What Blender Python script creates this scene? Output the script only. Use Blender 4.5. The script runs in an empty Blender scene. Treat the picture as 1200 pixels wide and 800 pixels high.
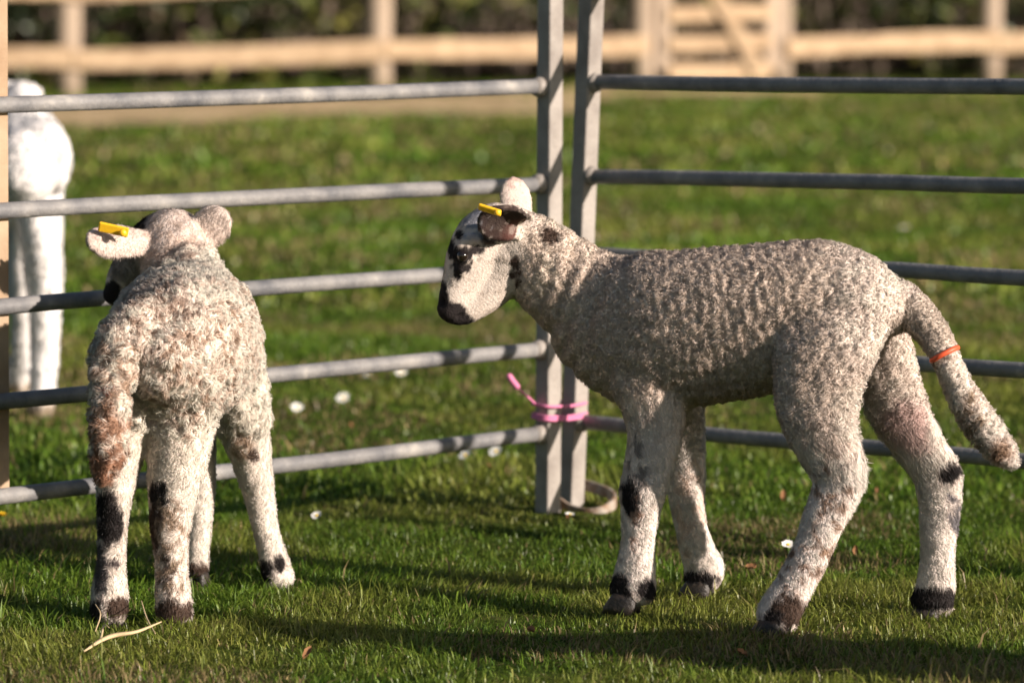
import bpy, math, random
import numpy as np
from mathutils import Vector, Matrix

random.seed(7)
rng = np.random.default_rng(11)
sc = bpy.context.scene
COL = sc.collection

# ------------------------------------------------------------------ camera
CAM_H, PITCH, FPX = 0.72, math.radians(5.03), 5000.0
cam_d = bpy.data.cameras.new("camera")
cam_d.lens, cam_d.sensor_width = 150.0, 36.0
cam_d.clip_start, cam_d.clip_end = 0.1, 3000.0
cam_d.dof.use_dof = True
cam_d.dof.focus_distance = 4.66
cam_d.dof.aperture_fstop = 6.3
cam = bpy.data.objects.new("camera", cam_d)
COL.objects.link(cam)
cam.location = (0, 0, CAM_H)
cam.rotation_euler = (math.radians(90) - PITCH, 0, 0)
sc.camera = cam

# ------------------------------------------------------------------ light
SUN_EL = math.radians(18.0)
sun_h = Vector((0.83, -0.56, 0)).normalized()          # horizontal direction towards the sun
sun_dir = Vector((sun_h.x * math.cos(SUN_EL), sun_h.y * math.cos(SUN_EL), math.sin(SUN_EL)))
w = bpy.data.worlds.new("World")
sc.world = w
w.use_nodes = True
nt = w.node_tree
sky = nt.nodes.new("ShaderNodeTexSky")
sky.sky_type = 'NISHITA'
sky.sun_disc = False
sky.sun_elevation = SUN_EL
sky.sun_rotation = math.atan2(sun_h.x, sun_h.y)
nt.links.new(sky.outputs[0], nt.nodes["Background"].inputs[0])
nt.nodes["Background"].inputs[1].default_value = 0.05
sd = bpy.data.lights.new("sun", 'SUN')
sd.energy, sd.angle, sd.color = 5.0, math.radians(0.5), (1.0, 0.87, 0.76)
so = bpy.data.objects.new("sun", sd)
COL.objects.link(so)
so.location = sun_dir * 30
so.rotation_euler = sun_dir.to_track_quat('Z', 'Y').to_euler()

sc.view_settings.view_transform = 'Standard'
sc.view_settings.look = 'None'
sc.view_settings.exposure = 0.78
sc.view_settings.gamma = 1.0
sc.cycles.max_bounces = 6
sc.cycles.transparent_max_bounces = 8

# ------------------------------------------------------------------ helpers
ADJ = None          # optional shift of the distance as a function of the column (turns an animal a little)
def P(px, py, d):
    """world point seen at photo pixel (px, py) of the 1200x800 picture at forward distance d"""
    if ADJ: d = d + ADJ(px)
    u, v = (px - 600) / FPX, (400 - py) / FPX
    cp, sp = math.cos(PITCH), math.sin(PITCH)
    y, z = cp + v * sp, -sp + v * cp
    k = d / y
    return np.array((u * k, d, CAM_H + z * k))

def hash3(i, seed):
    i = i.astype(np.int64)
    h = (i[..., 0] * 73856093) ^ (i[..., 1] * 19349663) ^ (i[..., 2] * 83492791) ^ (seed * 2654435761)
    h = h & 0xffffffff
    h = ((h ^ (h >> 15)) * 0x2c1b3c6d) & 0xffffffff
    h = ((h ^ (h >> 12)) * 0x297a2d39) & 0xffffffff
    h = h ^ (h >> 15)
    return (h & 0xffffff) / float(0xffffff)

def vnoise(p, size, seed=0):
    q = p / size + 1000.0
    i = np.floor(q).astype(np.int64)
    f = q - i
    f = f * f * (3 - 2 * f)
    r = 0
    for dx in (0, 1):
        for dy in (0, 1):
            for dz in (0, 1):
                wgt = (f[:, 0] if dx else 1 - f[:, 0]) * (f[:, 1] if dy else 1 - f[:, 1]) * (f[:, 2] if dz else 1 - f[:, 2])
                r = r + wgt * hash3(i + np.array((dx, dy, dz)), seed)
    return r

def fbm(p, size, seed=0, o=3):
    r, a, t = 0, 1.0, 0
    for k in range(o):
        r = r + a * vnoise(p, size / 2 ** k, seed + k)
        t += a
        a *= 0.55
    return r / t

def unit(v):
    v = np.asarray(v, float)
    return v / np.maximum(np.linalg.norm(v, axis=-1, keepdims=True), 1e-9)

def sstep(a, b, x):
    t = np.clip((x - a) / (b - a), 0, 1)
    return t * t * (3 - 2 * t)

def mesh_np(name, V, F, smooth=False):
    """V (n,3); F int array (m,k) or list of such arrays"""
    Fs = F if isinstance(F, list) else [F]
    Fs = [np.asarray(f, np.int32) for f in Fs if len(f)]
    me = bpy.data.meshes.new(name)
    V = np.asarray(V, np.float32)
    me.vertices.add(len(V))
    me.vertices.foreach_set("co", V.ravel())
    loops = np.concatenate([f.ravel() for f in Fs])
    tot = np.concatenate([np.full(len(f), f.shape[1], np.int32) for f in Fs])
    st = np.concatenate(([0], np.cumsum(tot)[:-1])).astype(np.int32)
    me.loops.add(len(loops))
    me.loops.foreach_set("vertex_index", loops)
    me.polygons.add(len(tot))
    me.polygons.foreach_set("loop_start", st)
    me.polygons.foreach_set("loop_total", tot)
    me.polygons.foreach_set("use_smooth", np.full(len(tot), smooth))
    me.update(calc_edges=True)
    return me

def add_col(me, C, name="Col"):
    a = me.color_attributes.new(name, 'FLOAT_COLOR', 'POINT')
    d = np.ones((len(C), 4), np.float32)
    d[:, :3] = C
    a.data.foreach_set("color", d.ravel())

def add_vec(me, N, name="fibre_normal"):
    a = me.attributes.new(name, 'FLOAT_VECTOR', 'POINT')
    a.data.foreach_set("vector", np.asarray(N, np.float32).ravel())

def obj(name, me, mat, parent=None, loc=None):
    o = bpy.data.objects.new(name, me)
    COL.objects.link(o)
    if mat and me is not None and not me.materials:
        me.materials.append(mat)
    if parent:
        o.parent = parent
    if loc is not None:
        o.location = loc
    return o

def tag(o, label=None, cat=None, group=None, kind=None):
    if label: o["label"] = label
    if cat: o["category"] = cat
    if group: o["group"] = group
    if kind: o["kind"] = kind
    return o

def empty(name, loc, label, cat, group=None):
    o = bpy.data.objects.new(name, None)
    COL.objects.link(o)
    o.location = tuple(loc)
    o.empty_display_size = 0.05
    return tag(o, label, cat, group)

class MB:
    """collects vertices and faces of one mesh"""
    def __init__(s): s.v, s.q, s.t, s.n = [], [], [], 0
    def add(s, V, Q=None, T=None):
        V = np.asarray(V, float)
        if Q is not None and len(Q): s.q.append(np.asarray(Q) + s.n)
        if T is not None and len(T): s.t.append(np.asarray(T) + s.n)
        s.v.append(V)
        s.n += len(V)
    def data(s):
        F = []
        if s.q: F.append(np.concatenate(s.q))
        if s.t: F.append(np.concatenate(s.t))
        return np.concatenate(s.v), F
    def build(s, name, mat, parent=None, smooth=False, origin=None, bevel=0):
        V, F = s.data()
        if origin is not None: V = V - np.asarray(origin)
        me = mesh_np(name, V, F, smooth)
        o = obj(name, me, mat, parent)
        if bevel:
            m = o.modifiers.new("edge", 'BEVEL'); m.width = bevel; m.segments = 2
        return o

def loft(mb, rings, closed=True):
    """rings: list of (n,3) arrays, capped"""
    n, k = len(rings[0]), len(rings)
    V = np.concatenate(rings)
    Q = []
    for r in range(k - 1):
        for i in range(n):
            j = (i + 1) % n
            Q.append((r * n + i, r * n + j, (r + 1) * n + j, (r + 1) * n + i))
    c0, c1 = len(V), len(V) + 1
    V = np.vstack((V, rings[0].mean(0), rings[-1].mean(0)))
    T = [(c0, (i + 1) % n, i) for i in range(n)] + [(c1, (k - 1) * n + i, (k - 1) * n + (i + 1) % n) for i in range(n)]
    mb.add(V, Q, T)

def resample(pts, per):
    """Catmull-Rom through rows of pts"""
    pts = np.asarray(pts, float)
    if len(pts) < 3 or per <= 1: return pts
    out = []
    E = np.vstack((2 * pts[0] - pts[1], pts, 2 * pts[-1] - pts[-2]))
    for i in range(1, len(E) - 2):
        a, b, c, d = E[i - 1], E[i], E[i + 1], E[i + 2]
        for k in range(per):
            t = k / per
            out.append(0.5 * (2 * b + (c - a) * t + (2 * a - 5 * b + 4 * c - d) * t * t + (3 * b - a - 3 * c + d) * t ** 3))
    out.append(pts[-1])
    return np.array(out)

def tube(mb, pts, radii, U=(0, 0, 1), n=14, per=1, round_ends=True):
    """pts (k,3); radii (k,2): along B = T x A and along A = U x T"""
    pts, radii = np.asarray(pts, float), np.asarray(radii, float)
    if radii.ndim == 1: radii = np.stack((radii, radii), 1)
    D = resample(np.hstack((pts, radii)), per)
    p, r = D[:, :3], np.maximum(D[:, 3:], 1e-4)
    T = unit(np.gradient(p, axis=0))
    U = np.asarray(U, float)
    th = np.linspace(0, 2 * np.pi, n, endpoint=False)
    rings = []
    def ring(c, t, rb, ra):
        a = unit(np.cross(U, t)); b = unit(np.cross(t, a))
        return c + np.outer(np.cos(th), a) * ra + np.outer(np.sin(th), b) * rb
    if round_ends:
        for s in (0.95, 0.8, 0.45):
            rings.append(ring(p[0] - T[0] * min(r[0]) * s, T[0], *(r[0] * math.sqrt(1 - s * s))))
    for c, t, (rb, ra) in zip(p, T, r): rings.append(ring(c, t, rb, ra))
    if round_ends:
        for s in (0.45, 0.8, 0.95):
            rings.append(ring(p[-1] + T[-1] * min(r[-1]) * s, T[-1], *(r[-1] * math.sqrt(1 - s * s))))
    loft(mb, rings)

def box(mb, a, b, ax, wx, ay, wy):
    """bar from a to b, cross-section wx along ax and wy along ay (full widths)"""
    a, b, ax, ay = (np.asarray(x, float) for x in (a, b, ax, ay))
    ax, ay = unit(ax) * wx / 2, unit(ay) * wy / 2
    V = []
    for p in (a, b): V += [p - ax - ay, p + ax - ay, p + ax + ay, p - ax + ay]
    mb.add(V, [(0, 3, 2, 1), (4, 5, 6, 7), (0, 1, 5, 4), (1, 2, 6, 5), (2, 3, 7, 6), (3, 0, 4, 7)])

def gz(x, y):
    """ground height"""
    x, y = np.asarray(x, float), np.asarray(y, float)
    p = np.stack((x.ravel(), y.ravel(), 0 * x.ravel()), 1)
    a = (vnoise(p, 1.3, 5) - 0.5) * 0.014 + (vnoise(p, 0.35, 6) - 0.5) * 0.008
    far = sstep(9, 16, p[:, 1])
    a = a + far * (vnoise(p, 4.0, 8) - 0.5) * 0.06
    return a.reshape(x.shape)

# ------------------------------------------------------------------ materials
def new_mat(name):
    m = bpy.data.materials.new(name)
    m.use_nodes = True
    b = m.node_tree.nodes["Principled BSDF"]
    return m, m.node_tree.nodes, m.node_tree.links, b

def noise_col(name, c1, c2, scale, rough=0.8, metallic=0.0, bump=0.0, bscale=None, stretch=None, c3=None, detail=6, lo=0.35, hi=0.65):
    m, N, L, b = new_mat(name)
    tc = N.new("ShaderNodeTexCoord")
    src = tc.outputs["Object"]
    if stretch:
        mp = N.new("ShaderNodeMapping"); mp.inputs["Scale"].default_value = stretch
        L.new(src, mp.inputs[0]); src = mp.outputs[0]
    n1 = N.new("ShaderNodeTexNoise"); n1.inputs["Scale"].default_value = scale; n1.inputs["Detail"].default_value = detail
    L.new(src, n1.inputs["Vector"])
    r = N.new("ShaderNodeValToRGB"); L.new(n1.outputs["Fac"], r.inputs[0])
    r.color_ramp.elements[0].color = (*c1, 1); r.color_ramp.elements[0].position = lo
    r.color_ramp.elements[1].color = (*c2, 1); r.color_ramp.elements[1].position = hi
    if c3:
        e = r.color_ramp.elements.new(min(hi + 0.12, 0.95)); e.color = (*c3, 1)
    L.new(r.outputs[0], b.inputs["Base Color"])
    b.inputs["Roughness"].default_value = rough
    b.inputs["Metallic"].default_value = metallic
    if bump:
        n2 = N.new("ShaderNodeTexNoise"); n2.inputs["Scale"].default_value = bscale or scale * 3; n2.inputs["Detail"].default_value = 8
        L.new(src, n2.inputs["Vector"])
        bp = N.new("ShaderNodeBump"); bp.inputs["Strength"].default_value = bump; bp.inputs["Distance"].default_value = 0.004
        L.new(n2.outputs["Fac"], bp.inputs["Height"]); L.new(bp.outputs[0], b.inputs["Normal"])
    return m

def fibre_mat(name, transl=0.25, use_normal=True, gloss=0.04, rough=0.55):
    """thin fibres and blades: colour from the vertex colours, part of the light passes through"""
    m = bpy.data.materials.new(name); m.use_nodes = True
    N, L = m.node_tree.nodes, m.node_tree.links
    N.remove(N["Principled BSDF"])
    at = N.new("ShaderNodeVertexColor"); at.layer_name = "Col"
    d = N.new("ShaderNodeBsdfDiffuse"); t = N.new("ShaderNodeBsdfTranslucent"); g = N.new("ShaderNodeBsdfGlossy")
    g.inputs["Roughness"].default_value = rough
    g.inputs["Color"].default_value = (1, 1, 1, 1)
    m1, m2 = N.new("ShaderNodeMixShader"), N.new("ShaderNodeMixShader")
    m1.inputs[0].default_value = transl; m2.inputs[0].default_value = gloss
    L.new(at.outputs[0], d.inputs[0]); L.new(at.outputs[0], t.inputs[0])
    L.new(d.outputs[0], m1.inputs[1]); L.new(t.outputs[0], m1.inputs[2])
    L.new(m1.outputs[0], m2.inputs[1]); L.new(g.outputs[0], m2.inputs[2])
    L.new(m2.outputs[0], N["Material Output"].inputs[0])
    if use_normal:
        an = N.new("ShaderNodeAttribute"); an.attribute_name = "fibre_normal"
        vt = N.new("ShaderNodeVectorTransform"); vt.vector_type = 'NORMAL'; vt.convert_from = 'OBJECT'; vt.convert_to = 'WORLD'
        L.new(an.outputs["Vector"], vt.inputs[0])
        L.new(vt.outputs[0], d.inputs["Normal"])
    return m

def skin_mat(name):
    m, N, L, b = new_mat(name)
    at = N.new("ShaderNodeVertexColor"); at.layer_name = "Col"
    L.new(at.outputs[0], b.inputs["Base Color"])
    b.inputs["Roughness"].default_value = 0.85
    b.inputs["Specular IOR Level"].default_value = 0.15
    tc = N.new("ShaderNodeTexCoord")
    n2 = N.new("ShaderNodeTexNoise"); n2.inputs["Scale"].default_value = 420; n2.inputs["Detail"].default_value = 3
    L.new(tc.outputs["Object"], n2.inputs["Vector"])
    bp = N.new("ShaderNodeBump"); bp.inputs["Strength"].default_value = 0.6; bp.inputs["Distance"].default_value = 0.002
    L.new(n2.outputs["Fac"], bp.inputs["Height"]); L.new(bp.outputs[0], b.inputs["Normal"])
    return m

def plain(name, c, rough=0.5, spec=0.5, metallic=0):
    m, N, L, b = new_mat(name)
    n1 = N.new("ShaderNodeTexNoise"); n1.inputs["Scale"].default_value = 300
    tc = N.new("ShaderNodeTexCoord"); L.new(tc.outputs["Object"], n1.inputs["Vector"])
    r = N.new("ShaderNodeValToRGB"); L.new(n1.outputs["Fac"], r.inputs[0])
    r.color_ramp.elements[0].color = (*[x * 0.8 for x in c], 1); r.color_ramp.elements[1].color = (*[min(x * 1.1, 1) for x in c], 1)
    L.new(r.outputs[0], b.inputs["Base Color"])
    b.inputs["Roughness"].default_value = rough; b.inputs["Specular IOR Level"].default_value = spec; b.inputs["Metallic"].default_value = metallic
    return m

M = {}
M['grass'] = fibre_mat("grass_blades", 0.32, False, 0.025, 0.45)
M['fleece'] = fibre_mat("wool_fibres", 0.32, True, 0.015, 0.6)
M['skin'] = skin_mat("lamb_hide")
M['leaf'] = fibre_mat("hedge_leaves", 0.3, False, 0.05, 0.5)
M['galv'] = noise_col("galvanised_tube", (0.115, 0.117, 0.125), (0.24, 0.232, 0.225), 24, 0.5, 0.0, 0.35, 160, c3=(0.38, 0.355, 0.32), lo=0.3, hi=0.62)
M['galv'].node_tree.nodes['Principled BSDF'].inputs['Specular IOR Level'].default_value = 0.35
M['post'] = noise_col("dull_galvanised_box", (0.21, 0.185, 0.165), (0.32, 0.29, 0.26), 22, 0.62, 0.0, 0.3, 150, lo=0.3, hi=0.6)
M['dirty'] = noise_col("stained_flat_bar", (0.26, 0.165, 0.09), (0.40, 0.29, 0.19), 14, 0.75, 0.0, 0.3, 120, lo=0.3, hi=0.65)
M['rust'] = noise_col("rusty_strap", (0.24, 0.14, 0.08), (0.38, 0.33, 0.28), 60, 0.75, 0.1, 0.5, 200, lo=0.35, hi=0.6)
M['wood'] = noise_col("fence_timber", (0.30, 0.185, 0.085), (0.54, 0.375, 0.21), 4, 0.8, 0, 0.4, 40, stretch=(0.6, 6, 6), lo=0.3, hi=0.7)
M['postwood'] = noise_col("fence_post_timber", (0.26, 0.19, 0.13), (0.44, 0.33, 0.23), 4, 0.8, 0, 0.4, 40, stretch=(6, 6, 0.8), lo=0.3, hi=0.7)
for k_ in ('wood', 'postwood'):
    nt_ = M[k_].node_tree
    oi = nt_.nodes.new("ShaderNodeObjectInfo"); hs = nt_.nodes.new("ShaderNodeHueSaturation"); mr = nt_.nodes.new("ShaderNodeMapRange")
    mr.inputs["To Min"].default_value = 0.78; mr.inputs["To Max"].default_value = 1.12
    bs = nt_.nodes["Principled BSDF"]; src_ = bs.inputs["Base Color"].links[0].from_socket
    nt_.links.new(oi.outputs["Random"], mr.inputs["Value"]); nt_.links.new(mr.outputs[0], hs.inputs["Value"])
    hs.inputs["Saturation"].default_value = 0.88
    nt_.links.new(src_, hs.inputs["Color"]); nt_.links.new(hs.outputs[0], bs.inputs["Base Color"])
M['hoof'] = noise_col("dark_hoof", (0.012, 0.010, 0.009), (0.035, 0.026, 0.02), 90, 0.5, 0, 0.4, 200)
M['eye'] = plain("dark_eye", (0.012, 0.008, 0.006), 0.08, 0.8)
M['tag'] = plain("yellow_plastic", (0.85, 0.50, 0.02), 0.4)
M['ring'] = plain("orange_rubber", (0.75, 0.11, 0.04), 0.5)
M['redring'] = plain("red_rubber", (0.50, 0.05, 0.03), 0.5)
M['twine'] = plain("pink_twine_fibre", (0.66, 0.20, 0.36), 0.8)
M['petal'] = plain("white_petal", (0.80, 0.80, 0.76), 0.6, 0.2)
M['yellow'] = plain("yellow_flower", (0.80, 0.55, 0.03), 0.6, 0.2)
M['stem'] = plain("green_stem", (0.09, 0.15, 0.03), 0.6, 0.2)
M['straw'] = plain("pale_straw", (0.62, 0.47, 0.28), 0.7, 0.2)
M['brown'] = plain("dead_leaf", (0.26, 0.13, 0.06), 0.8, 0.2)
M['bark'] = noise_col("hedge_wood", (0.06, 0.045, 0.035), (0.16, 0.12, 0.09), 12, 0.9)
M['earth'] = noise_col("bare_soil", (0.30, 0.19, 0.08), (0.62, 0.45, 0.24), 3.0, 0.95, 0, 0.5, 30, lo=0.3, hi=0.65)
M['turf'] = noise_col("turf_soil", (0.030, 0.045, 0.010), (0.06, 0.085, 0.018), 9.0, 1.0, 0, 0.8, 90, c3=(0.10, 0.08, 0.035), lo=0.35, hi=0.62)
M['turf'].node_tree.nodes['Principled BSDF'].inputs['Specular IOR Level'].default_value = 0.0

# ------------------------------------------------------------------ ground
def axis_vals(lo, hi, dense_lo, dense_hi, step, grow=1.25):
    v = list(np.arange(dense_lo, dense_hi + 1e-6, step))
    s = step
    while v[-1] < hi: s *= grow; v.append(min(v[-1] + s, hi))
    s = step
    while v[0] > lo: s *= grow; v.insert(0, max(v[0] - s, lo))
    return np.array(v)
gx, gy = axis_vals(-400, 400, -2.0, 2.0, 0.05), axis_vals(-60, 900, 3.5, 9.0, 0.05, 1.12)
X, Y = np.meshgrid(gx, gy)
Z = gz(X, Y)
nx, ny = len(gx), len(gy)
I = np.arange(nx * ny).reshape(ny, nx)
Q = np.stack((I[:-1, :-1].ravel(), I[:-1, 1:].ravel(), I[1:, 1:].ravel(), I[1:, :-1].ravel()), 1)
me = mesh_np("ground", np.stack((X.ravel(), Y.ravel(), Z.ravel()), 1), Q, True)
tag(obj("ground", me, M['turf']), kind="structure")

def fence_y(x):
    """line of the timber fence"""
    return 24.9 + 0.42 * x

def earth_mask(x, y):
    """1 on the worn strip of bare soil in front of the fence"""
    p = np.stack((x, y, 0 * x), 1)
    d = fence_y(x) - y
    n = (fbm(p, 0.9, 21, 4) - 0.5) * 3.0
    near = np.where(x < 0.35, 5.0, np.where(x < 1.75, 2.2, 0.5))
    start = np.where(x < 0.35, 1.5, 0.5)
    near = near + n
    m = sstep(start, start + 0.4, d + n * 0.5) * (1 - sstep(near - 0.4, near, d))
    return m * np.where(x < 1.75, 1.0, 0.45)

ex, ey = np.arange(-9, 9.01, 0.12), np.arange(17, 29.01, 0.12)
X, Y = np.meshgrid(ex, ey)
mk = earth_mask(X.ravel(), Y.ravel()).reshape(X.shape)
Z = gz(X, Y) + 0.004 + mk * 0.012
nx, ny = len(ex), len(ey)
I = np.arange(nx * ny).reshape(ny, nx)
Q = np.stack((I[:-1, :-1].ravel(), I[:-1, 1:].ravel(), I[1:, 1:].ravel(), I[1:, :-1].ravel()), 1)
mq = (mk[:-1, :-1] + mk[1:, 1:] + mk[:-1, 1:] + mk[1:, :-1]).ravel() / 4 > 0.3
me = mesh_np("bare_earth", np.stack((X.ravel(), Y.ravel(), Z.ravel()), 1), Q[mq], True)
tag(obj("bare_earth", me, M['earth']), kind="structure")

# ------------------------------------------------------------------ grass
GREENS = np.array([(0.150, 0.255, 0.024), (0.190, 0.290, 0.032), (0.105, 0.210, 0.018), (0.25, 0.30, 0.040), (0.33, 0.31, 0.08)])
def blades(n, xr, yr, h, wd, dens=None, seed=0, col_amp=1.0, bright=1.0):
    r = np.random.default_rng(seed)
    x = r.uniform(*xr, n); y = r.uniform(*yr, n)
    p = np.stack((x, y, 0 * x), 1)
    keep = np.ones(n, bool)
    if dens is not None: keep &= dens(x, y, r)
    cl = fbm(p, 0.12, 31, 2)
    keep &= r.random(n) < 0.36 + 1.1 * sstep(0.3, 0.6, cl)
    x, y, p, cl = x[keep], y[keep], p[keep], cl[keep]
    n = len(x)
    big = fbm(p, 0.55, 41, 3)
    near_loop = np.hypot(x - 0.09, y - 5.62) < 0.085
    H = h * (0.45 + 0.9 * r.random(n)) * (0.75 + 0.5 * sstep(0.3, 0.7, big)) * (0.7 + 0.6 * cl) * np.where(near_loop, 0.45, 1.0)
    W = wd * (0.6 + 0.8 * r.random(n))
    az = r.uniform(0, 2 * np.pi, n)
    # tufts lean together
    la = vnoise(p, 0.07, 51) * 4 * np.pi
    lean = (0.35 + 1.1 * r.random(n) ** 1.2)
    dx = np.cos(az) * 0.85 + np.cos(la) * 0.5
    dy = np.sin(az) * 0.85 + np.sin(la) * 0.5
    D = np.stack((dx, dy), 1) * lean[:, None]
    wv = np.stack((-np.sin(az + 0.9 * r.random(n)), np.cos(az), 0 * az), 1) * W[:, None] / 2
    z0 = gz(x, y) - 0.003
    B = np.stack((x, y, z0), 1)
    mid = B + np.stack((D[:, 0] * H * 0.35, D[:, 1] * H * 0.35, H * 0.58), 1)
    tip = B + np.stack((D[:, 0] * H, D[:, 1] * H, H * (1.0 - 0.25 * lean ** 2)), 1)
    V = np.stack((B - wv, B + wv, mid + wv * 0.8, mid - wv * 0.8, tip), 1).reshape(-1, 3)
    i = np.arange(n) * 5
    Qd = np.stack((i, i + 1, i + 2, i + 3), 1); T = np.stack((i + 3, i + 2, i + 4), 1)
    ci = r.integers(0, 3, n)
    C = GREENS[ci]
    yel = sstep(0.44, 0.66, fbm(p, 0.4, 61, 3) + 0.10 * (r.random(n) - 0.5))
    C = C * (1 - yel[:, None] * 0.8) + (GREENS[3] + (GREENS[4] - GREENS[3]) * r.random((n, 1))) * yel[:, None] * 0.8
    rr = r.random(n)
    dry = rr < 0.04 + 0.50 * sstep(0.52, 0.66, fbm(p, 0.3, 71, 2))
    C[dry] = np.array((0.34, 0.26, 0.12)) * (0.6 + 0.8 * r.random((dry.sum(), 1)))
    C = C * (0.65 + 0.7 * r.random((n, 1))) * (0.8 + 0.45 * col_amp * (big[:, None] - 0.35))
    C = C * bright * 0.86
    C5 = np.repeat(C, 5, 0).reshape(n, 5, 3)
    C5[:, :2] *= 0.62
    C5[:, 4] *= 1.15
    return V, Qd, T, C5.reshape(-1, 3)

def grass_obj(name, parts):
    V, Qs, Ts, C, n = [], [], [], [], 0
    for v, q, t, c in parts:
        V.append(v); Qs.append(q + n); Ts.append(t + n); C.append(c); n += len(v)
    me = mesh_np(name, np.concatenate(V), [np.concatenate(Qs), np.concatenate(Ts)])
    add_col(me, np.concatenate(C))
    o = obj(name, me, M['grass'])
    return tag(o, "short green pasture grass with pale and dry blades", "grass", kind="stuff")

def wedge(a, b):
    return lambda x, y, r: np.abs(x) < a * y + b
def wedge_far(x, y, r):
    return (np.abs(x) < 0.16 * y + 0.5) & (r.random(len(x)) > 0.72 * earth_mask(x, y)) & (y < fence_y(x) + 1.5)
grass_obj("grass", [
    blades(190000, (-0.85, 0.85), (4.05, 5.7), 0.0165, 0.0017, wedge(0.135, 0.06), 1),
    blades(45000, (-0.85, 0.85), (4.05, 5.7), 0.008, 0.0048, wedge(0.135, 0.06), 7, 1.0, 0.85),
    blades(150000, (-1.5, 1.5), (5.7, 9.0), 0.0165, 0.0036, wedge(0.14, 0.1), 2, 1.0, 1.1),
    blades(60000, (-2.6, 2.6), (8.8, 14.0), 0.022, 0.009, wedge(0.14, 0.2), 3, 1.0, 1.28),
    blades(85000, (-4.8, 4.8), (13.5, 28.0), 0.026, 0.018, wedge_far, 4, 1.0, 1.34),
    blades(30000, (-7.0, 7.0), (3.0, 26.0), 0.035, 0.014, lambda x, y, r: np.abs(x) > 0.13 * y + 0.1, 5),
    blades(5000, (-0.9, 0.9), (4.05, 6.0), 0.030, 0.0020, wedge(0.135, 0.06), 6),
])

# ------------------------------------------------------------------ lambs
def fur(V, Nn, F, C, L, dens, combdir, n, width, curl, seed, clump=0.008, clump_amp=0.5, lift=0.55, nmix=0.35, speck=0.5):
    """fibres as tapered strips standing on the surface"""
    r = np.random.default_rng(seed)
    F = np.asarray(F)
    T = np.concatenate((F[:, [0, 1, 2]], F[:, [0, 2, 3]]))
    a, b, c = V[T[:, 0]], V[T[:, 1]], V[T[:, 2]]
    ar = np.linalg.norm(np.cross(b - a, c - a), axis=1) * dens[T].mean(1)
    cum = np.cumsum(ar); cum /= cum[-1]
    ti = np.searchsorted(cum, r.random(n)).clip(0, len(T) - 1)
    u, v = r.random(n), r.random(n)
    fl = u + v > 1
    u[fl], v[fl] = 1 - u[fl], 1 - v[fl]
    wts = np.stack((1 - u - v, u, v), 1)
    tri = T[ti]
    mixv = lambda A: (A[tri] * (wts[:, :, None] if A.ndim == 2 else wts)).sum(1)
    R, N0, Cc, LL, cd = mixv(V), unit(mixv(Nn)), mixv(C), mixv(L), mixv(combdir)
    # clump vectors from jittered cells
    def cellvec(sz, sd):
        q = np.floor(R / sz + (np.stack([vnoise(R, sz * 1.7, sd + k) for k in range(3)], 1) - 0.5) * 1.6).astype(np.int64) + 5000
        return np.stack([hash3(q, sd + 10 + k) for k in range(3)], 1) * 2 - 1, hash3(q, sd + 20)
    cv, ch = cellvec(clump, 100 + seed)
    cd = cd - N0 * (cd * N0).sum(1, keepdims=True)
    tang = cd + clump_amp * (cv - N0 * (cv * N0).sum(1, keepdims=True))
    tang = tang + 0.35 * (r.random((n, 3)) * 2 - 1)
    tang -= N0 * (tang * N0).sum(1, keepdims=True)
    tang = unit(tang)
    d1 = unit(N0 * lift + tang * (1 - lift))
    d2 = unit(N0 * (lift - curl) + tang * (1 - lift) + 0.25 * curl * cv)
    LL = LL * (0.7 + 0.6 * r.random(n)) * (0.8 + 0.4 * ch)
    Wd = width * (0.7 + 0.6 * r.random(n))
    wv = unit(np.cross(d1, r.random((n, 3)) * 2 - 1)) * Wd[:, None] / 2
    base = R - N0 * 0.0008
    mid = base + d1 * LL[:, None] * 0.55
    tip = mid + d2 * LL[:, None] * 0.5
    VV = np.stack((base - wv, base + wv, mid + wv * 0.85, mid - wv * 0.85, tip), 1).reshape(-1, 3)
    i = np.arange(n) * 5
    Qd = np.stack((i, i + 1, i + 2, i + 3), 1); Tt = np.stack((i + 3, i + 2, i + 4), 1)
    rnd = unit(N0 + nmix * (cv * 0.7 + 0.5 * (r.random((n, 3)) * 2 - 1)))
    NN = np.repeat(rnd, 5, 0)
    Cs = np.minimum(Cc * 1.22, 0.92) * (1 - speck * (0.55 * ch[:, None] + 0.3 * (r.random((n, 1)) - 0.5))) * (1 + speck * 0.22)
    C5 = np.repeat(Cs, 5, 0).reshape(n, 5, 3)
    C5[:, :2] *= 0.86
    return VV, Qd, Tt, C5.reshape(-1, 3), NN

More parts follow.
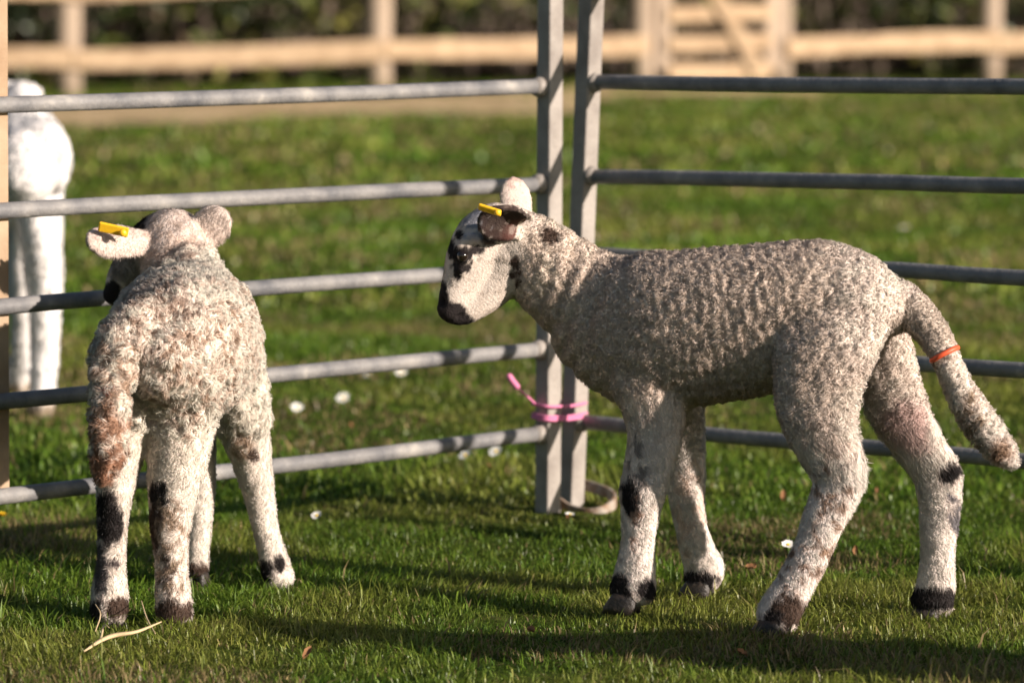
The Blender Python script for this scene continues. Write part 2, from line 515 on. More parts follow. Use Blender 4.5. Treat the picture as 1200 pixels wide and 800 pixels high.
def ear(mb, base, tip, opening, halfw, thick=0.0035, cup=0.5, bend=(0, 0, 0), roots=0.55):
    """cupped leaf-shaped ear as one closed shell"""
    base, tip, opening, bend = (np.asarray(x, float) for x in (base, tip, opening, bend))
    ax = tip - base
    op = unit(opening - unit(ax) * np.dot(opening, unit(ax)))
    side = unit(np.cross(ax, op))
    nu, nv = 12, 9
    front, back = [], []
    for i in range(nu):
        u = i / (nu - 1)
        prof = (roots + (1 - roots) * math.sin(min(u / 0.45, 1) * math.pi / 2)) * math.sqrt(max(1 - max(0, (u - 0.45) / 0.56) ** 2.2, 0.01))
        c = base + ax * u + bend * math.sin(u * math.pi / 2) ** 2
        w_ = halfw * prof
        cu = cup * (1 - 0.4 * u) * (1.3 if u < 0.3 else 1)
        for k in range(nv):
            v = -1 + 2 * k / (nv - 1)
            ang = v * cu * 1.5
            R_ = w_ / max(cu * 1.5, 0.05)
            q = c + side * R_ * math.sin(ang) + op * R_ * (1 - math.cos(ang))
            nrm = unit(op * math.cos(ang) - side * math.sin(ang))
            front.append(q + nrm * thick); back.append(q - nrm * thick)
    V = np.array(front + back); m = nu * nv
    Q = []
    for i in range(nu - 1):
        for k in range(nv - 1):
            a = i * nv + k
            Q += [(a, a + 1, a + nv + 1, a + nv), (m + a, m + a + nv, m + a + nv + 1, m + a + 1)]
    for i in range(nu - 1):
        a, b = i * nv, i * nv + nv - 1
        Q += [(a, a + nv, m + a + nv, m + a), (b, m + b, m + b + nv, b + nv)]
    for k in range(nv - 1):
        a, b = k, (nu - 1) * nv + k
        Q += [(a, m + a, m + a + 1, a + 1), (b, b + 1, m + b + 1, m + b)]
    mb.add(V, Q)

def remeshed(mb, voxel, smooth=6):
    V, F = mb.data()
    me = mesh_np("tmp_body", V, F)
    o = bpy.data.objects.new("tmp_body", me)
    COL.objects.link(o)
    m = o.modifiers.new("r", 'REMESH'); m.mode = 'VOXEL'; m.voxel_size = voxel
    s = o.modifiers.new("s", 'SMOOTH'); s.factor = 0.5; s.iterations = smooth
    dg = bpy.context.evaluated_depsgraph_get()
    ev = bpy.data.meshes.new_from_object(o.evaluated_get(dg))
    bpy.data.objects.remove(o); bpy.data.meshes.remove(me)
    nv, nf = len(ev.vertices), len(ev.polygons)
    V = np.empty(nv * 3, np.float32); ev.vertices.foreach_get("co", V)
    F = np.empty(nf * 4, np.int32); ev.loops.foreach_get("vertex_index", F)
    bpy.data.meshes.remove(ev)
    return V.reshape(-1, 3).astype(float), F.reshape(-1, 4)

def vnormals(V, F):
    fn = np.cross(V[F[:, 2]] - V[F[:, 0]], V[F[:, 3]] - V[F[:, 1]])
    N = np.zeros_like(V)
    for k in range(4):
        for c in range(3): N[:, c] += np.bincount(F[:, k], fn[:, c], len(V))
    return unit(N)

def S(row, scale=1.0):
    """(px, py, d, r_b px, r_a px) -> point + radii in metres"""
    px, py, d, rb, ra = row
    return np.concatenate((P(px, py, d), (rb * d / FPX * scale, ra * d / FPX * scale)))

def limb(mb, rows, U, per=3, n=16):
    D = np.array([S(r) for r in rows])
    tube(mb, D[:, :3], D[:, 3:], U, n, per)
    return D

def patch_d(V, px, py, d, rx, ry, rd=0.05, seed=3, rag=0.5, size=0.010):
    """0 at a marking's centre, 1 at its edge, ragged"""
    c = P(px, py, d)
    k = d / FPX
    q = (V - c) / np.array((rx * k, rd, ry * k))
    n = (fbm(V, size, seed, 3) - 0.5) * 2 * rag
    return np.sqrt((q ** 2).sum(1)) + n

def paint(V, C, spots):
    for s in spots:
        px, py, d, rx, ry, col = s[:6]
        kw = s[6] if len(s) > 6 else {}
        soft = kw.get('soft', 0.12); amt = kw.get('amt', 1.0); rd = kw.get('rd', 0.05)
        m = 1 - sstep(1 - soft, 1 + soft, patch_d(V, px, py, d, rx, ry, rd, kw.get('seed', 3), kw.get('rag', 0.5), kw.get('size', 0.010)))
        if kw.get('mottle'):
            m = m * sstep(kw['mottle'], kw['mottle'] + 0.08, fbm(V, kw.get('ms', 0.009), 77, 3))
        m = (m * amt)[:, None]
        C = C * (1 - m) + np.array(col) * m
    return C

def seg_dist(V, a, b):
    a, b = np.asarray(a), np.asarray(b)
    ab = b - a
    t = np.clip(((V - a) @ ab) / (ab @ ab), 0, 1)
    return np.linalg.norm(V - (a + t[:, None] * ab), axis=1), t

def hoof(px, py, d, fwd, size, parent, origin, tilt=0.0):
    """cloven hoof: two claws side by side"""
    fwd = unit(np.array(fwd)); lat = unit(np.cross(fwd, (0, 0, 1)))
    c = P(px, py, d)
    mb = MB()
    for s in (-1, 1):
        rings = []
        for t, hw, z in ((0, 0.62, 0.60), (0.3, 0.80, 0.3), (0.75, 0.98, -0.10), (1.0, 1.0, -0.42)):
            cc = c + lat * s * size * 0.42 + fwd * size * (0.22 * t - 0.05) + np.array((0, 0, 1)) * size * z * 1.1 - fwd * tilt * size * (z)
            th = np.linspace(0, 2 * np.pi, 14, endpoint=False)
            lx = np.cos(th) * size * 0.98 * hw; ly = np.sin(th) * size * 0.40 * hw
            lx = np.where(lx > 0, lx * 1.15, lx * 0.8)
            ly = ly * (1 - 0.35 * np.clip(np.cos(th), 0, 1))
            rings.append(cc + np.outer(lx, fwd) + np.outer(ly, lat))
        loft(mb, rings)
    return mb.build("hoof", M['hoof'], parent, True, origin)

def band(name, mat, c, axis, rad, thick, parent, origin, flat=1.0):
    axis = unit(np.asarray(axis, float))
    a = unit(np.cross(axis, (0.3, 1, 0.1))); b = np.cross(axis, a)
    mb = MB()
    k, n = 28, 8
    V, Qd = [], []
    for i in range(k):
        t = 2 * math.pi * i / k
        rd = a * math.cos(t) + b * math.sin(t)
        for j in range(n):
            s = 2 * math.pi * j / n
            V.append(c + rd * (rad + thick * math.cos(s)) + axis * thick * flat * math.sin(s))
    for i in range(k):
        for j in range(n):
            Qd.append((i * n + j, i * n + (j + 1) % n, ((i + 1) % k) * n + (j + 1) % n, ((i + 1) % k) * n + j))
    mb.add(V, Qd)
    return mb.build(name, mat, parent, True, origin)

def ball(name, mat, c, r, parent, origin, squash=(1, 1, 1)):
    mb = MB()
    rings = []
    th = np.linspace(0, 2 * np.pi, 16, endpoint=False)
    for k in range(1, 10):
        f = math.pi * k / 10
        rings.append(c + np.stack((np.cos(th) * math.sin(f) * squash[0], np.sin(th) * math.sin(f) * squash[1], 0 * th + math.cos(f) * squash[2]), 1) * r)
    loft(mb, rings)
    return mb.build(name, mat, parent, True, origin)

def slab(name, mat, c, ax, lx, ay, ly, th, parent, origin, bevel=0.0015):
    ax, ay = unit(np.asarray(ax, float)), np.asarray(ay, float)
    ay = unit(ay - ax * np.dot(ax, ay))
    az = np.cross(ax, ay)
    mb = MB()
    box(mb, c - az * th / 2, c + az * th / 2, ax, lx, ay, ly)
    return mb.build(name, mat, parent, False, origin, bevel)

BLACK = (0.022, 0.018, 0.018)
DBROWN = (0.075, 0.048, 0.036)
def finish_lamb(root, origin, V, F, C, L, dens, comb, furs, disp):
    N = vnormals(V, F)
    V = V + N * disp[:, None]
    N = vnormals(V, F)
    me = mesh_np("body", V - origin, F, True)
    add_col(me, C * 0.9)
    obj("body", me, M['skin'], root)
    VV, NN, CC, QQ, TT, n = [], [], [], [], [], 0
    for kw in furs:
        sel = kw.pop('sel')
        v, q, t, c, nn = fur(V, N, F, C, L, dens * sel, comb, **kw)
        VV.append(v); QQ.append(q + n); TT.append(t + n); CC.append(c); NN.append(nn); n += len(v)
    me = mesh_np("fleece", np.concatenate(VV) - origin, [np.concatenate(QQ), np.concatenate(TT)])
    add_col(me, np.concatenate(CC)); add_vec(me, np.concatenate(NN))
    o = obj("fleece", me, M['fleece'], root)
    o["kind"] = "stuff"

# ---------------- lamb on the right, standing side-on
def right_lamb():
    global ADJ
    ADJ = lambda px: float(np.interp(px, (600, 740, 1000, 1150), (-0.035, -0.042, 0.022, 0.022)))
    Fw = unit(np.array((-0.95, 0.30, 0)))
    mb = MB()
    limb(mb, [(1045, 372, 4.59, 20, 22), (1036, 366, 4.588, 42, 40), (1016, 363, 4.592, 63, 54), (978, 364, 4.615, 81, 64), (925, 370, 4.645, 86, 68),
              (870, 377, 4.675, 88, 68), (812, 384, 4.71, 90, 67), (762, 388, 4.745, 92, 62), (722, 384, 4.775, 80, 54), (692, 374, 4.79, 62, 44)], (0, 0, 1), 3, 24)
    neck = limb(mb, [(735, 375, 4.765, 78, 50), (700, 358, 4.785, 64, 44), (668, 336, 4.795, 55, 40), (640, 314, 4.80, 51, 37), (614, 294, 4.805, 47, 34), (596, 278, 4.81, 40, 30)], (0, 0, 1), 3, 20)
    head = limb(mb, [(604, 262, 4.812, 22, 20), (592, 268, 4.812, 36, 31), (572, 287, 4.808, 43, 33), (556, 311, 4.802, 38, 29), (543, 336, 4.796, 28, 22), (534, 355, 4.792, 23, 18), (529, 364, 4.79, 19, 15)], (0, 0, 1), 3, 20)
    limb(mb, [(596, 300, 4.80, 34, 26), (590, 322, 4.80, 27, 22), (570, 345, 4.797, 22, 17), (546, 366, 4.793, 15, 13), (538, 371, 4.792, 11, 11)], (0, 0, 1), 2)          # jaw
    limb(mb, [(551, 284, 4.777, 13, 9), (541, 303, 4.772, 14, 9), (545, 318, 4.778, 9, 6)], (0, 0, 1), 2)                         # brow
    # ears
    eb, et = P(614, 259, 4.772), P(563, 246, 4.738)
    EO = unit(np.array((-0.25, -0.88, -0.38)))
    ear(mb, eb, et, EO, 0.029, 0.0034, 0.72, (0.0, -0.002, -0.004), roots=0.72)
    ear(mb, P(611, 256, 4.83), P(601, 208, 4.85), (-0.35, 0.9, 0.0), 0.0190, 0.0042, 0.6, (0.0, 0, 0), roots=0.95)
    # legs
    nh = limb(mb, [(992, 352, 4.585, 62, 26), (968, 405, 4.568, 62, 30), (957, 452, 4.56, 51, 27), (960, 500, 4.55, 42, 23), (976, 540, 4.548, 36, 19), (982, 567, 4.548, 31, 16),
                   (968, 603, 4.548, 27, 15), (950, 648, 4.548, 24, 14), (929, 688, 4.548, 24, 15), (915, 712, 4.548, 27, 17), (910, 724, 4.548, 26, 17)], Fw)
    fh = limb(mb, [(1015, 375, 4.64, 48, 28), (1036, 425, 4.65, 37, 25), (1050, 475, 4.655, 35, 21), (1077, 523, 4.658, 31, 18), (1098, 556, 4.658, 29, 16),
                   (1101, 598, 4.658, 25, 15), (1099, 645, 4.658, 21, 14), (1097, 682, 4.658, 23, 15), (1092, 706, 4.658, 26, 17)], Fw)
    nf = limb(mb, [(752, 400, 4.73, 52, 26), (762, 450, 4.715, 45, 26), (768, 497, 4.712, 35, 22), (762, 540, 4.712, 30, 19), (752, 582, 4.714, 27, 18),
                   (748, 628, 4.716, 20, 14), (745, 662, 4.716, 23, 15), (742, 692, 4.716, 28, 17)], Fw)
    ff = limb(mb, [(772, 420, 4.81, 45, 25), (790, 468, 4.825, 34, 22), (803, 520, 4.835, 23, 17), (804, 570, 4.84, 23, 16), (808, 608, 4.84, 19, 14),
                   (817, 643, 4.84, 21, 15), (825, 664, 4.84, 24, 16), (822, 678, 4.84, 22, 15)], Fw)
    tail = limb(mb, [(1020, 338, 4.60, 18, 16), (1052, 350, 4.59, 22, 19), (1080, 374, 4.575, 21, 17), (1100, 402, 4.565, 17, 15), (1113, 430, 4.56, 15, 14), (1130, 466, 4.555, 17, 15),
                     (1152, 500, 4.555, 19, 16), (1173, 528, 4.555, 15, 13), (1184, 541, 4.555, 8, 8)], Fw)
    V, F = remeshed(mb, 0.0027, 5)
    # nostril and mouth
    k = 4.79 / FPX
    N = vnormals(V, F)
    for sgn in (-1, 1):
        c = P(519, 353, 4.792) + np.array((0.0, sgn * 0.0105, 0))
        dd = np.linalg.norm((V - c) / np.array((0.0035, 0.006, 0.0055)), axis=1)
        V -= N * (0.0065 * np.exp(-dd ** 2))[:, None]
    dm, _ = seg_dist(V, P(523, 377, 4.785), P(552, 366, 4.775))
    dm2, _ = seg_dist(V, P(523, 377, 4.80), P(552, 366, 4.81))
    dm = np.minimum(dm, dm2)
    V -= N * (0.0045 * np.exp(-(dm / 0.0025) ** 2))[:, None]
    # regions
    x, y, z = V.T
    legs = np.maximum.reduce([1 - sstep(0.9, 1.5, seg_dist(V, a[-1, :3], a[k0, :3])[0] / 0.036) for a, k0 in ((nh, -7), (fh, -6), (nf, -6), (ff, -5))])
    dh, _ = seg_dist(V, head[0, :3], head[-1, :3])
    hx = (P(618, 300, 4.8)[0] - x)                     # in front of the neck join
    headm = sstep(-0.012, 0.015, hx + 0.25 * (z - P(618, 300, 4.8)[2]))
    dt, _ = seg_dist(V, tail[4, :3], tail[-1, :3])
    px = 600 + (x / y) * FPX
    zz = z
    base = np.array((0.76, 0.635, 0.54)) * np.ones((len(V), 1))
    rump = sstep(930, 1020, px)[:, None]
    base = base * (1 - rump) + np.array((0.80, 0.69, 0.61)) * rump
    nk = (1 - sstep(650, 740, px))[:, None]
    base = base * (1 - nk) + np.array((0.80, 0.67, 0.57)) * nk
    low = (1 - sstep(0.16, 0.28, zz))[:, None]
    C = base * (1 - low) + np.array((0.82, 0.71, 0.65)) * low
    h3 = headm[:, None]
    C = C * (1 - h3) + np.array((0.64, 0.555, 0.485)) * h3
    # flank mottling
    mt = sstep(0.46, 0.62, fbm(V, 0.014, 91, 3)) * (1 - headm) * sstep(0.15, 0.25, zz)
    C = C * (1 - 0.10 * mt[:, None])
    G = (0.16, 0.15, 0.16)
    C = paint(V, C, [
        (556, 262, 4.78, 30, 17, (0.30, 0.30, 0.33), dict(mottle=0.40, ms=0.006, rd=0.06)),
        (541, 301, 4.77, 15, 16, BLACK, dict(rd=0.02, rag=0.8, size=0.007)), (536, 318, 4.775, 6, 12, BLACK, dict(rd=0.02, rag=0.8, size=0.006)), (555, 292, 4.775, 10, 6, BLACK, dict(rd=0.02, rag=0.7)), (528, 288, 4.785, 5, 10, BLACK, dict(rd=0.03)),
        (537, 275, 4.78, 6, 6, BLACK, dict(rd=0.02, rag=0.2)),
        (541, 300, 4.84, 15, 16, BLACK, dict(rd=0.02)),
        (515, 347, 4.79, 12, 20, BLACK, dict(rag=0.3)), (522, 366, 4.79, 22, 16, BLACK, dict(rag=0.3)), (536, 376, 4.79, 20, 11, BLACK, dict(rag=0.4)), (538, 362, 4.79, 9, 6, BLACK, dict(rag=0.6)),
        (646, 276, 4.77, 10, 13, DBROWN, dict(rd=0.03, rag=0.6)), (604, 318, 4.77, 9, 20, DBROWN, dict(mottle=0.44, ms=0.008)), (612, 262, 4.76, 7, 12, (0.2, 0.12, 0.09), dict(rd=0.02, mottle=0.42)),
        (586, 234, 4.75, 34, 14, (0.34, 0.25, 0.21), dict(rd=0.03, mottle=0.42, ms=0.005)), (578, 280, 4.752, 18, 12, (0.10, 0.07, 0.06), dict(rd=0.03, mottle=0.40, ms=0.006)),
        (738, 583, 4.70, 11, 22, BLACK, dict(rag=0.6)), (727, 690, 4.71, 12, 18, BLACK, dict(rag=0.5)), (757, 690, 4.70, 13, 13, BLACK, dict(rag=0.5)),
        (748, 540, 4.69, 12, 30, (0.30, 0.26, 0.24), dict(mottle=0.46)), (745, 620, 4.69, 7, 40, (0.3, 0.2, 0.15), dict(mottle=0.5, ms=0.007)),
        (815, 680, 4.84, 30, 13, BLACK, dict(rag=0.6)), (808, 590, 4.84, 20, 60, (0.55, 0.38, 0.27), dict(mottle=0.5, amt=0.5)),
        (925, 714, 4.53, 26, 22, DBROWN, dict(rag=0.7)), (905, 726, 4.53, 14, 14, BLACK),
        (970, 605, 4.53, 26, 75, (0.30, 0.20, 0.14), dict(mottle=0.54, ms=0.007, rd=0.06)), (935, 670, 4.53, 25, 30, (0.28, 0.19, 0.14), dict(mottle=0.55, ms=0.007)),
        (1112, 552, 4.645, 14, 13, BLACK, dict(rd=0.04, rag=0.35)), (1118, 590, 4.645, 9, 26, G, dict(rd=0.04, mottle=0.47)), (1120, 615, 4.645, 8, 12, G, dict(rd=0.04)),
        (1094, 700, 4.65, 32, 14, BLACK, dict(rag=0.5)), (1060, 500, 4.63, 30, 30, (0.58, 0.38, 0.36), dict(rag=0.4, soft=0.4, amt=0.6)),
        (1168, 532, 4.55, 16, 18, (0.34, 0.23, 0.16), dict(rag=0.7, mottle=0.42, soft=0.3)), (1140, 500, 4.54, 12, 50, (0.33, 0.25, 0.18), dict(mottle=0.48)),
        (1090, 380, 4.55, 45, 35, (0.40, 0.33, 0.26), dict(amt=0.5, soft=0.4)),
        (840, 462, 4.62, 60, 16, (0.52, 0.40, 0.38), dict(amt=0.5, soft=0.4)),
    ])
    C = paint(V, C, [(603, 214, 4.85, 16, 10, (0.50, 0.36, 0.32), dict(rd=0.03, mottle=0.44, ms=0.006)), (600, 232, 4.85, 20, 16, (0.60, 0.50, 0.45), dict(rd=0.03, mottle=0.48, ms=0.005))])
    # inner face of the near ear is dark with a reddish depth
    de, te = seg_dist(V, eb, et)
    inner = (np.einsum('ij,j->i', vnormals(V, F), EO) > 0.05) & (de < 0.028) & (te > 0.12)
    inn = inner[:, None] * np.where(fbm(V, 0.006, 5, 2) > 0.36, 0.96, 0.7)[:, None]
    C = C * (1 - inn) + (np.array((0.034, 0.020, 0.017)) + np.array((0.07, 0.02, 0.015)) * ((1 - sstep(0.15, 0.5, te)) * (1 - sstep(0.0, 0.006, V[:, 2] - P(600, 262, 4.75)[2])))[:, None]) * inn
    noearfur = np.where(inner, 0.35, 1.0)
    # fleece length
    L = 0.0066 * np.ones(len(V))
    L = np.where(legs > 0.3, 0.0058, L)
    L = L * (1 - headm * 0.5)
    L = np.where(sstep(0.0, 1, 1) * (patch_d(V, 525, 362, 4.79, 26, 30, 0.05, 3, 0) < 1), 0.0020, L)
    shag = np.exp(-((px - 1005) / 45) ** 2) * np.exp(-((zz - 0.235) / 0.06) ** 2)
    L = L + 0.008 * shag * (V[:, 1] < 4.62) + 0.004 * np.exp(-((zz - 0.21) / 0.05) ** 2) * (px > 1010)
    comb = np.stack((0.45 * np.ones(len(V)), 0 * x, -0.9 * np.ones(len(V))), 1)
    comb[headm > 0.5] = (-0.4, 0, -0.6)
    comb = comb * (1 - 0.45 * (1 - np.maximum(legs, headm)))[:, None]
    curlm = (1 - headm) * (1 - legs)
    disp = (fbm(V, 0.006, 17, 2) - 0.5) * 0.0045 * curlm + (vnoise(V, 0.018, 18) - 0.5) * 0.0015 * (1 - headm)
    # wrinkled fleece rings on the neck and shoulder
    s_ = (V @ np.array((0.80, 0, -0.25)))
    wr = np.sin(s_ * 2 * np.pi / 0.0165 + 6 * fbm(V, 0.05, 19, 2)) * np.exp(-((px - 672) / 45) ** 2) * (1 - headm)
    disp = disp + 0.0013 * wr
    rib = np.sin((x + 0.12 * z) * 2 * np.pi / 0.0115 + 7 * fbm(V, 0.03, 23, 2)) * np.exp(-((px - 850) / 90) ** 2) * sstep(0.18, 0.24, z)
    disp = disp + 0.0007 * rib
    origin = np.array((*P(900, 600, 4.68)[:2], 0.0))
    root = empty("lamb", origin, "grey-brown woolly lamb standing side-on with lowered head, black eye patch and long tail", "lamb", "two young lambs inside the pen")
    dens = noearfur * np.ones(len(V))
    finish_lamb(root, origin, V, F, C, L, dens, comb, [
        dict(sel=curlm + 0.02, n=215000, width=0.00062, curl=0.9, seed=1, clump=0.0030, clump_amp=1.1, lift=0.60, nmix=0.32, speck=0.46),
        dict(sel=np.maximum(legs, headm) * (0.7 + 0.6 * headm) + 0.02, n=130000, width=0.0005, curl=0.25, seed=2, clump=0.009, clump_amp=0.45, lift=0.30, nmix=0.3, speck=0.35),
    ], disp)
    for a in ((905, 740, 4.548), (1089, 724, 4.658), (735, 708, 4.716), (822, 691, 4.84)):
        hoof(*a, Fw, 0.0205, root, origin)
    ball("eye", M['eye'], P(542, 300, 4.7645), 0.0064, root, origin, (1, 0.8, 1))
    ball("eye", M['eye'], P(541, 300, 4.836), 0.0062, root, origin, (1, 0.8, 1))
    t = slab("ear_tag", M['tag'], P(574, 246, 4.722), (1, -0.25, -0.30), 0.027, (0, -0.5, 0.8), 0.0085, 0.004, root, origin, 0.0018)
    tag(t, "yellow plastic ear tag")
    ball("tag_stud", M['tag'], P(583, 249, 4.716), 0.0036, t, origin, (1, 0.7, 1))
    c = P(1107, 415, 4.560)
    band("tail_ring", M['ring'], c, P(1124, 444, 4.555) - P(1096, 390, 4.565), 0.0162, 0.0022, root, origin, 1.3)
    ADJ = None
    return root

# ---------------- lamb on the left, seen from behind
def left_lamb():
    Fw = unit(np.array((0.25, 0.95, 0)))
    mb = MB()
    limb(mb, [(193, 425, 4.585, 45, 42), (199, 420, 4.61, 74, 66), (206, 412, 4.66, 88, 80), (214, 404, 4.74, 90, 86), (222, 398, 4.81, 86, 82),
              (228, 388, 4.87, 74, 70), (231, 376, 4.91, 54, 48)], (0, 0, 1), 3, 26)
    limb(mb, [(226, 385, 4.80, 66, 74), (226, 372, 4.86, 60, 66), (220, 350, 4.90, 50, 54), (212, 322, 4.935, 44, 46), (206, 296, 4.955, 42, 42)], (0, 1, 0.3), 3, 22)
    head = limb(mb, [(212, 288, 4.955, 38, 36), (202, 286, 4.965, 42, 42), (184, 294, 4.99, 40, 38), (166, 308, 5.01, 33, 31), (150, 324, 5.025, 24, 24), (140, 337, 5.03, 19, 19), (135, 344, 5.03, 15, 15)], (0, 0, 1), 3, 20)
    lb, lt = P(172, 282, 4.93), P(101, 274, 4.90)
    ear(mb, lb, lt, (-0.15, 0.85, -0.5), 0.0220, 0.0042, 0.55, (0, 0, -0.006), roots=0.75)
    ear(mb, P(232, 281, 4.945), P(264, 246, 4.94), (0.1, 0.9, 0.1), 0.0225, 0.0042, 0.5, (0, 0, 0), roots=0.9)
    hl = limb(mb, [(168, 440, 4.64, 45, 42), (152, 485, 4.638, 36, 32), (143, 530, 4.635, 28, 25), (136, 570, 4.632, 25, 22), (132, 610, 4.632, 19, 18), (131, 650, 4.63, 16, 16),
                   (129, 688, 4.63, 20, 20), (128, 712, 4.628, 23, 22)], Fw)
    hr = limb(mb, [(215, 445, 4.645, 50, 50), (213, 492, 4.64, 40, 40), (208, 538, 4.636, 33, 36), (203, 576, 4.632, 26, 30), (200, 615, 4.63, 22, 24), (201, 655, 4.63, 18, 19),
                   (202, 690, 4.628, 20, 20), (204, 714, 4.626, 23, 22)], Fw)
    fl = limb(mb, [(225, 465, 4.87, 32, 30), (232, 525, 4.90, 24, 20), (235, 578, 4.912, 19, 16), (232, 628, 4.915, 16, 14), (230, 662, 4.915, 17, 14)], Fw)
    fr = limb(mb, [(268, 425, 4.85, 42, 38), (280, 480, 4.87, 36, 34), (293, 530, 4.89, 26, 24), (303, 576, 4.90, 20, 18), (312, 622, 4.905, 16, 14), (321, 656, 4.905, 17, 16), (326, 676, 4.905, 20, 19)], Fw)
    tail = limb(mb, [(178, 375, 4.60, 24, 28), (150, 392, 4.575, 26, 31), (134, 425, 4.560, 23, 28), (129, 465, 4.548, 18, 22), (127, 505, 4.542, 17, 21), (125, 538, 4.54, 15, 18), (122, 560, 4.54, 9, 10)], Fw)
    V, F = remeshed(mb, 0.0027, 5)
    x, y, z = V.T
    px = 600 + (x / y) * FPX
    legs = np.maximum.reduce([1 - sstep(0.9, 1.5, seg_dist(V, a[-1, :3], a[k0, :3])[0] / 0.034) for a, k0 in ((hl, -6), (hr, -6), (fl, -4), (fr, -5))])
    headm = sstep(0.0, 0.03, (V - P(208, 318, 4.93)) @ unit(np.array((-0.35, 0.45, 0.9))))
    C = np.array((0.84, 0.71, 0.62)) * np.ones((len(V), 1))
    low = (1 - sstep(0.12, 0.22, z))[:, None]
    C = C * (1 - low) + np.array((0.80, 0.70, 0.63)) * low
    h3 = headm[:, None]
    C = C * (1 - h3) + np.array((0.68, 0.575, 0.515)) * h3
    BR = (0.42, 0.30, 0.22)
    C = paint(V, C, [
        (200, 375, 4.66, 50, 45, (0.30, 0.21, 0.16), dict(rd=0.3, mottle=0.50, ms=0.006, soft=0.4)), (225, 440, 4.6, 40, 60, BR, dict(rd=0.2, mottle=0.54, ms=0.006, soft=0.3)),
        (270, 400, 4.72, 32, 70, BR, dict(rd=0.2, mottle=0.55, ms=0.006, soft=0.3)), (130, 430, 4.56, 32, 45, BR, dict(rd=0.06, mottle=0.50, ms=0.006)),
        (126, 520, 4.55, 30, 50, (0.42, 0.26, 0.18), dict(rd=0.06, mottle=0.42)), (123, 545, 4.55, 22, 34, (0.36, 0.20, 0.13), dict(rd=0.06, rag=0.8, soft=0.3, mottle=0.36)),
        (127, 455, 4.54, 9, 6, (0.45, 0.10, 0.06), dict(rd=0.03, mottle=0.45)),
        (128, 603, 4.62, 18, 34, BLACK, dict(rag=0.45)), (128, 650, 4.62, 16, 18, (0.10, 0.08, 0.08), dict(mottle=0.46)), (118, 668, 4.62, 9, 28, G2, dict(rag=0.6)),
        (140, 712, 4.61, 20, 13, DBROWN, dict(rag=0.6)), (112, 715, 4.62, 10, 14, BLACK),
        (184, 580, 4.61, 14, 14, BLACK, dict(rag=0.6)), (180, 615, 4.62, 10, 30, DBROWN, dict(rag=0.7)), (192, 660, 4.62, 22, 50, DBROWN, dict(mottle=0.52, ms=0.008)),
        (205, 716, 4.61, 30, 15, DBROWN, dict(rag=0.7)), (200, 640, 4.61, 26, 60, (0.36, 0.27, 0.20), dict(mottle=0.5, ms=0.007)),
        (230, 668, 4.915, 18, 16, DBROWN, dict(rag=0.5)),
        (310, 668, 4.90, 14, 14, BLACK, dict(rag=0.5)), (328, 660, 4.89, 7, 12, BLACK, dict(rag=0.4)),
        (286, 520, 4.88, 16, 20, (0.45, 0.33, 0.24), dict(mottle=0.48)), (297, 530, 4.87, 7, 10, DBROWN, dict(rag=0.7)),
        (158, 262, 4.97, 22, 14, BLACK, dict(rd=0.035, rag=0.5)), (150, 312, 5.0, 26, 24, (0.30, 0.27, 0.26), dict(rd=0.06, rag=0.4, soft=0.3)),
        (134, 342, 5.03, 18, 16, BLACK, dict(rd=0.05, rag=0.3)),
        (205, 275, 4.92, 40, 22, (0.56, 0.42, 0.33), dict(amt=0.5, soft=0.4, mottle=0.45)), (200, 302, 4.92, 40, 12, (0.55, 0.40, 0.31), dict(mottle=0.47, amt=0.6, ms=0.006)),
        (113, 268, 4.9, 12, 14, (0.58, 0.44, 0.39), dict(mottle=0.45, amt=0.6)),
    ])
    L = 0.0105 * np.ones(len(V))
    L = np.where(legs > 0.3, 0.0062, L)
    L = L * (1 - headm * 0.50)
    L = np.where(patch_d(V, 134, 342, 5.03, 24, 22, 0.05, 3, 0) < 1, 0.002, L)
    comb = np.stack((0.0 * x, 0 * x - 0.25, -0.9 * np.ones(len(V))), 1)
    comb = comb * (1 - 0.35 * (1 - np.maximum(legs, headm)))[:, None]
    curlm = (1 - headm) * (1 - 0.8 * legs)
    disp = (fbm(V, 0.011, 17, 2) - 0.5) * 0.009 * curlm + (vnoise(V, 0.022, 18) - 0.5) * 0.006 * curlm
    origin = np.array((*P(215, 600, 4.77)[:2], 0.0))
    root = empty("lamb", origin, "cream curly-coated lamb seen from behind, peering through the metal rails, tail hanging down", "lamb", "two young lambs inside the pen")
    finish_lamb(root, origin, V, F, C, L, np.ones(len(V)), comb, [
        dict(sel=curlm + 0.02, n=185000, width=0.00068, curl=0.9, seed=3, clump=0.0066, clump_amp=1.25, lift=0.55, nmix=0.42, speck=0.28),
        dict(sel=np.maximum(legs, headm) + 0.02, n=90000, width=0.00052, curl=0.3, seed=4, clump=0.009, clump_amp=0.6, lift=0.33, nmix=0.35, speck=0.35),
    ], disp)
    for a in ((127, 724, 4.626), (204, 727, 4.624), (231, 681, 4.915), (329, 688, 4.905)):
        hoof(*a, Fw, 0.0185, root, origin)
    ball("eye", M['eye'], P(150, 312, 4.99), 0.006, root, origin)
    t = slab("ear_tag", M['tag'], P(133, 269, 4.897), (1, 0, -0.22), 0.035, (0.05, -0.35, 0.93), 0.0125, 0.0036, root, origin, 0.0017)
    tag(t, "yellow plastic ear tag")
    ball("tag_stud", M['tag'], P(144, 273, 4.890), 0.0045, t, origin, (1, 0.7, 1))
    band("tail_ring", M['redring'], P(131, 452, 4.557), (0.02, 0, 1), 0.0195, 0.002, root, origin, 1.1)
    return root
G2 = (0.14, 0.12, 0.12)

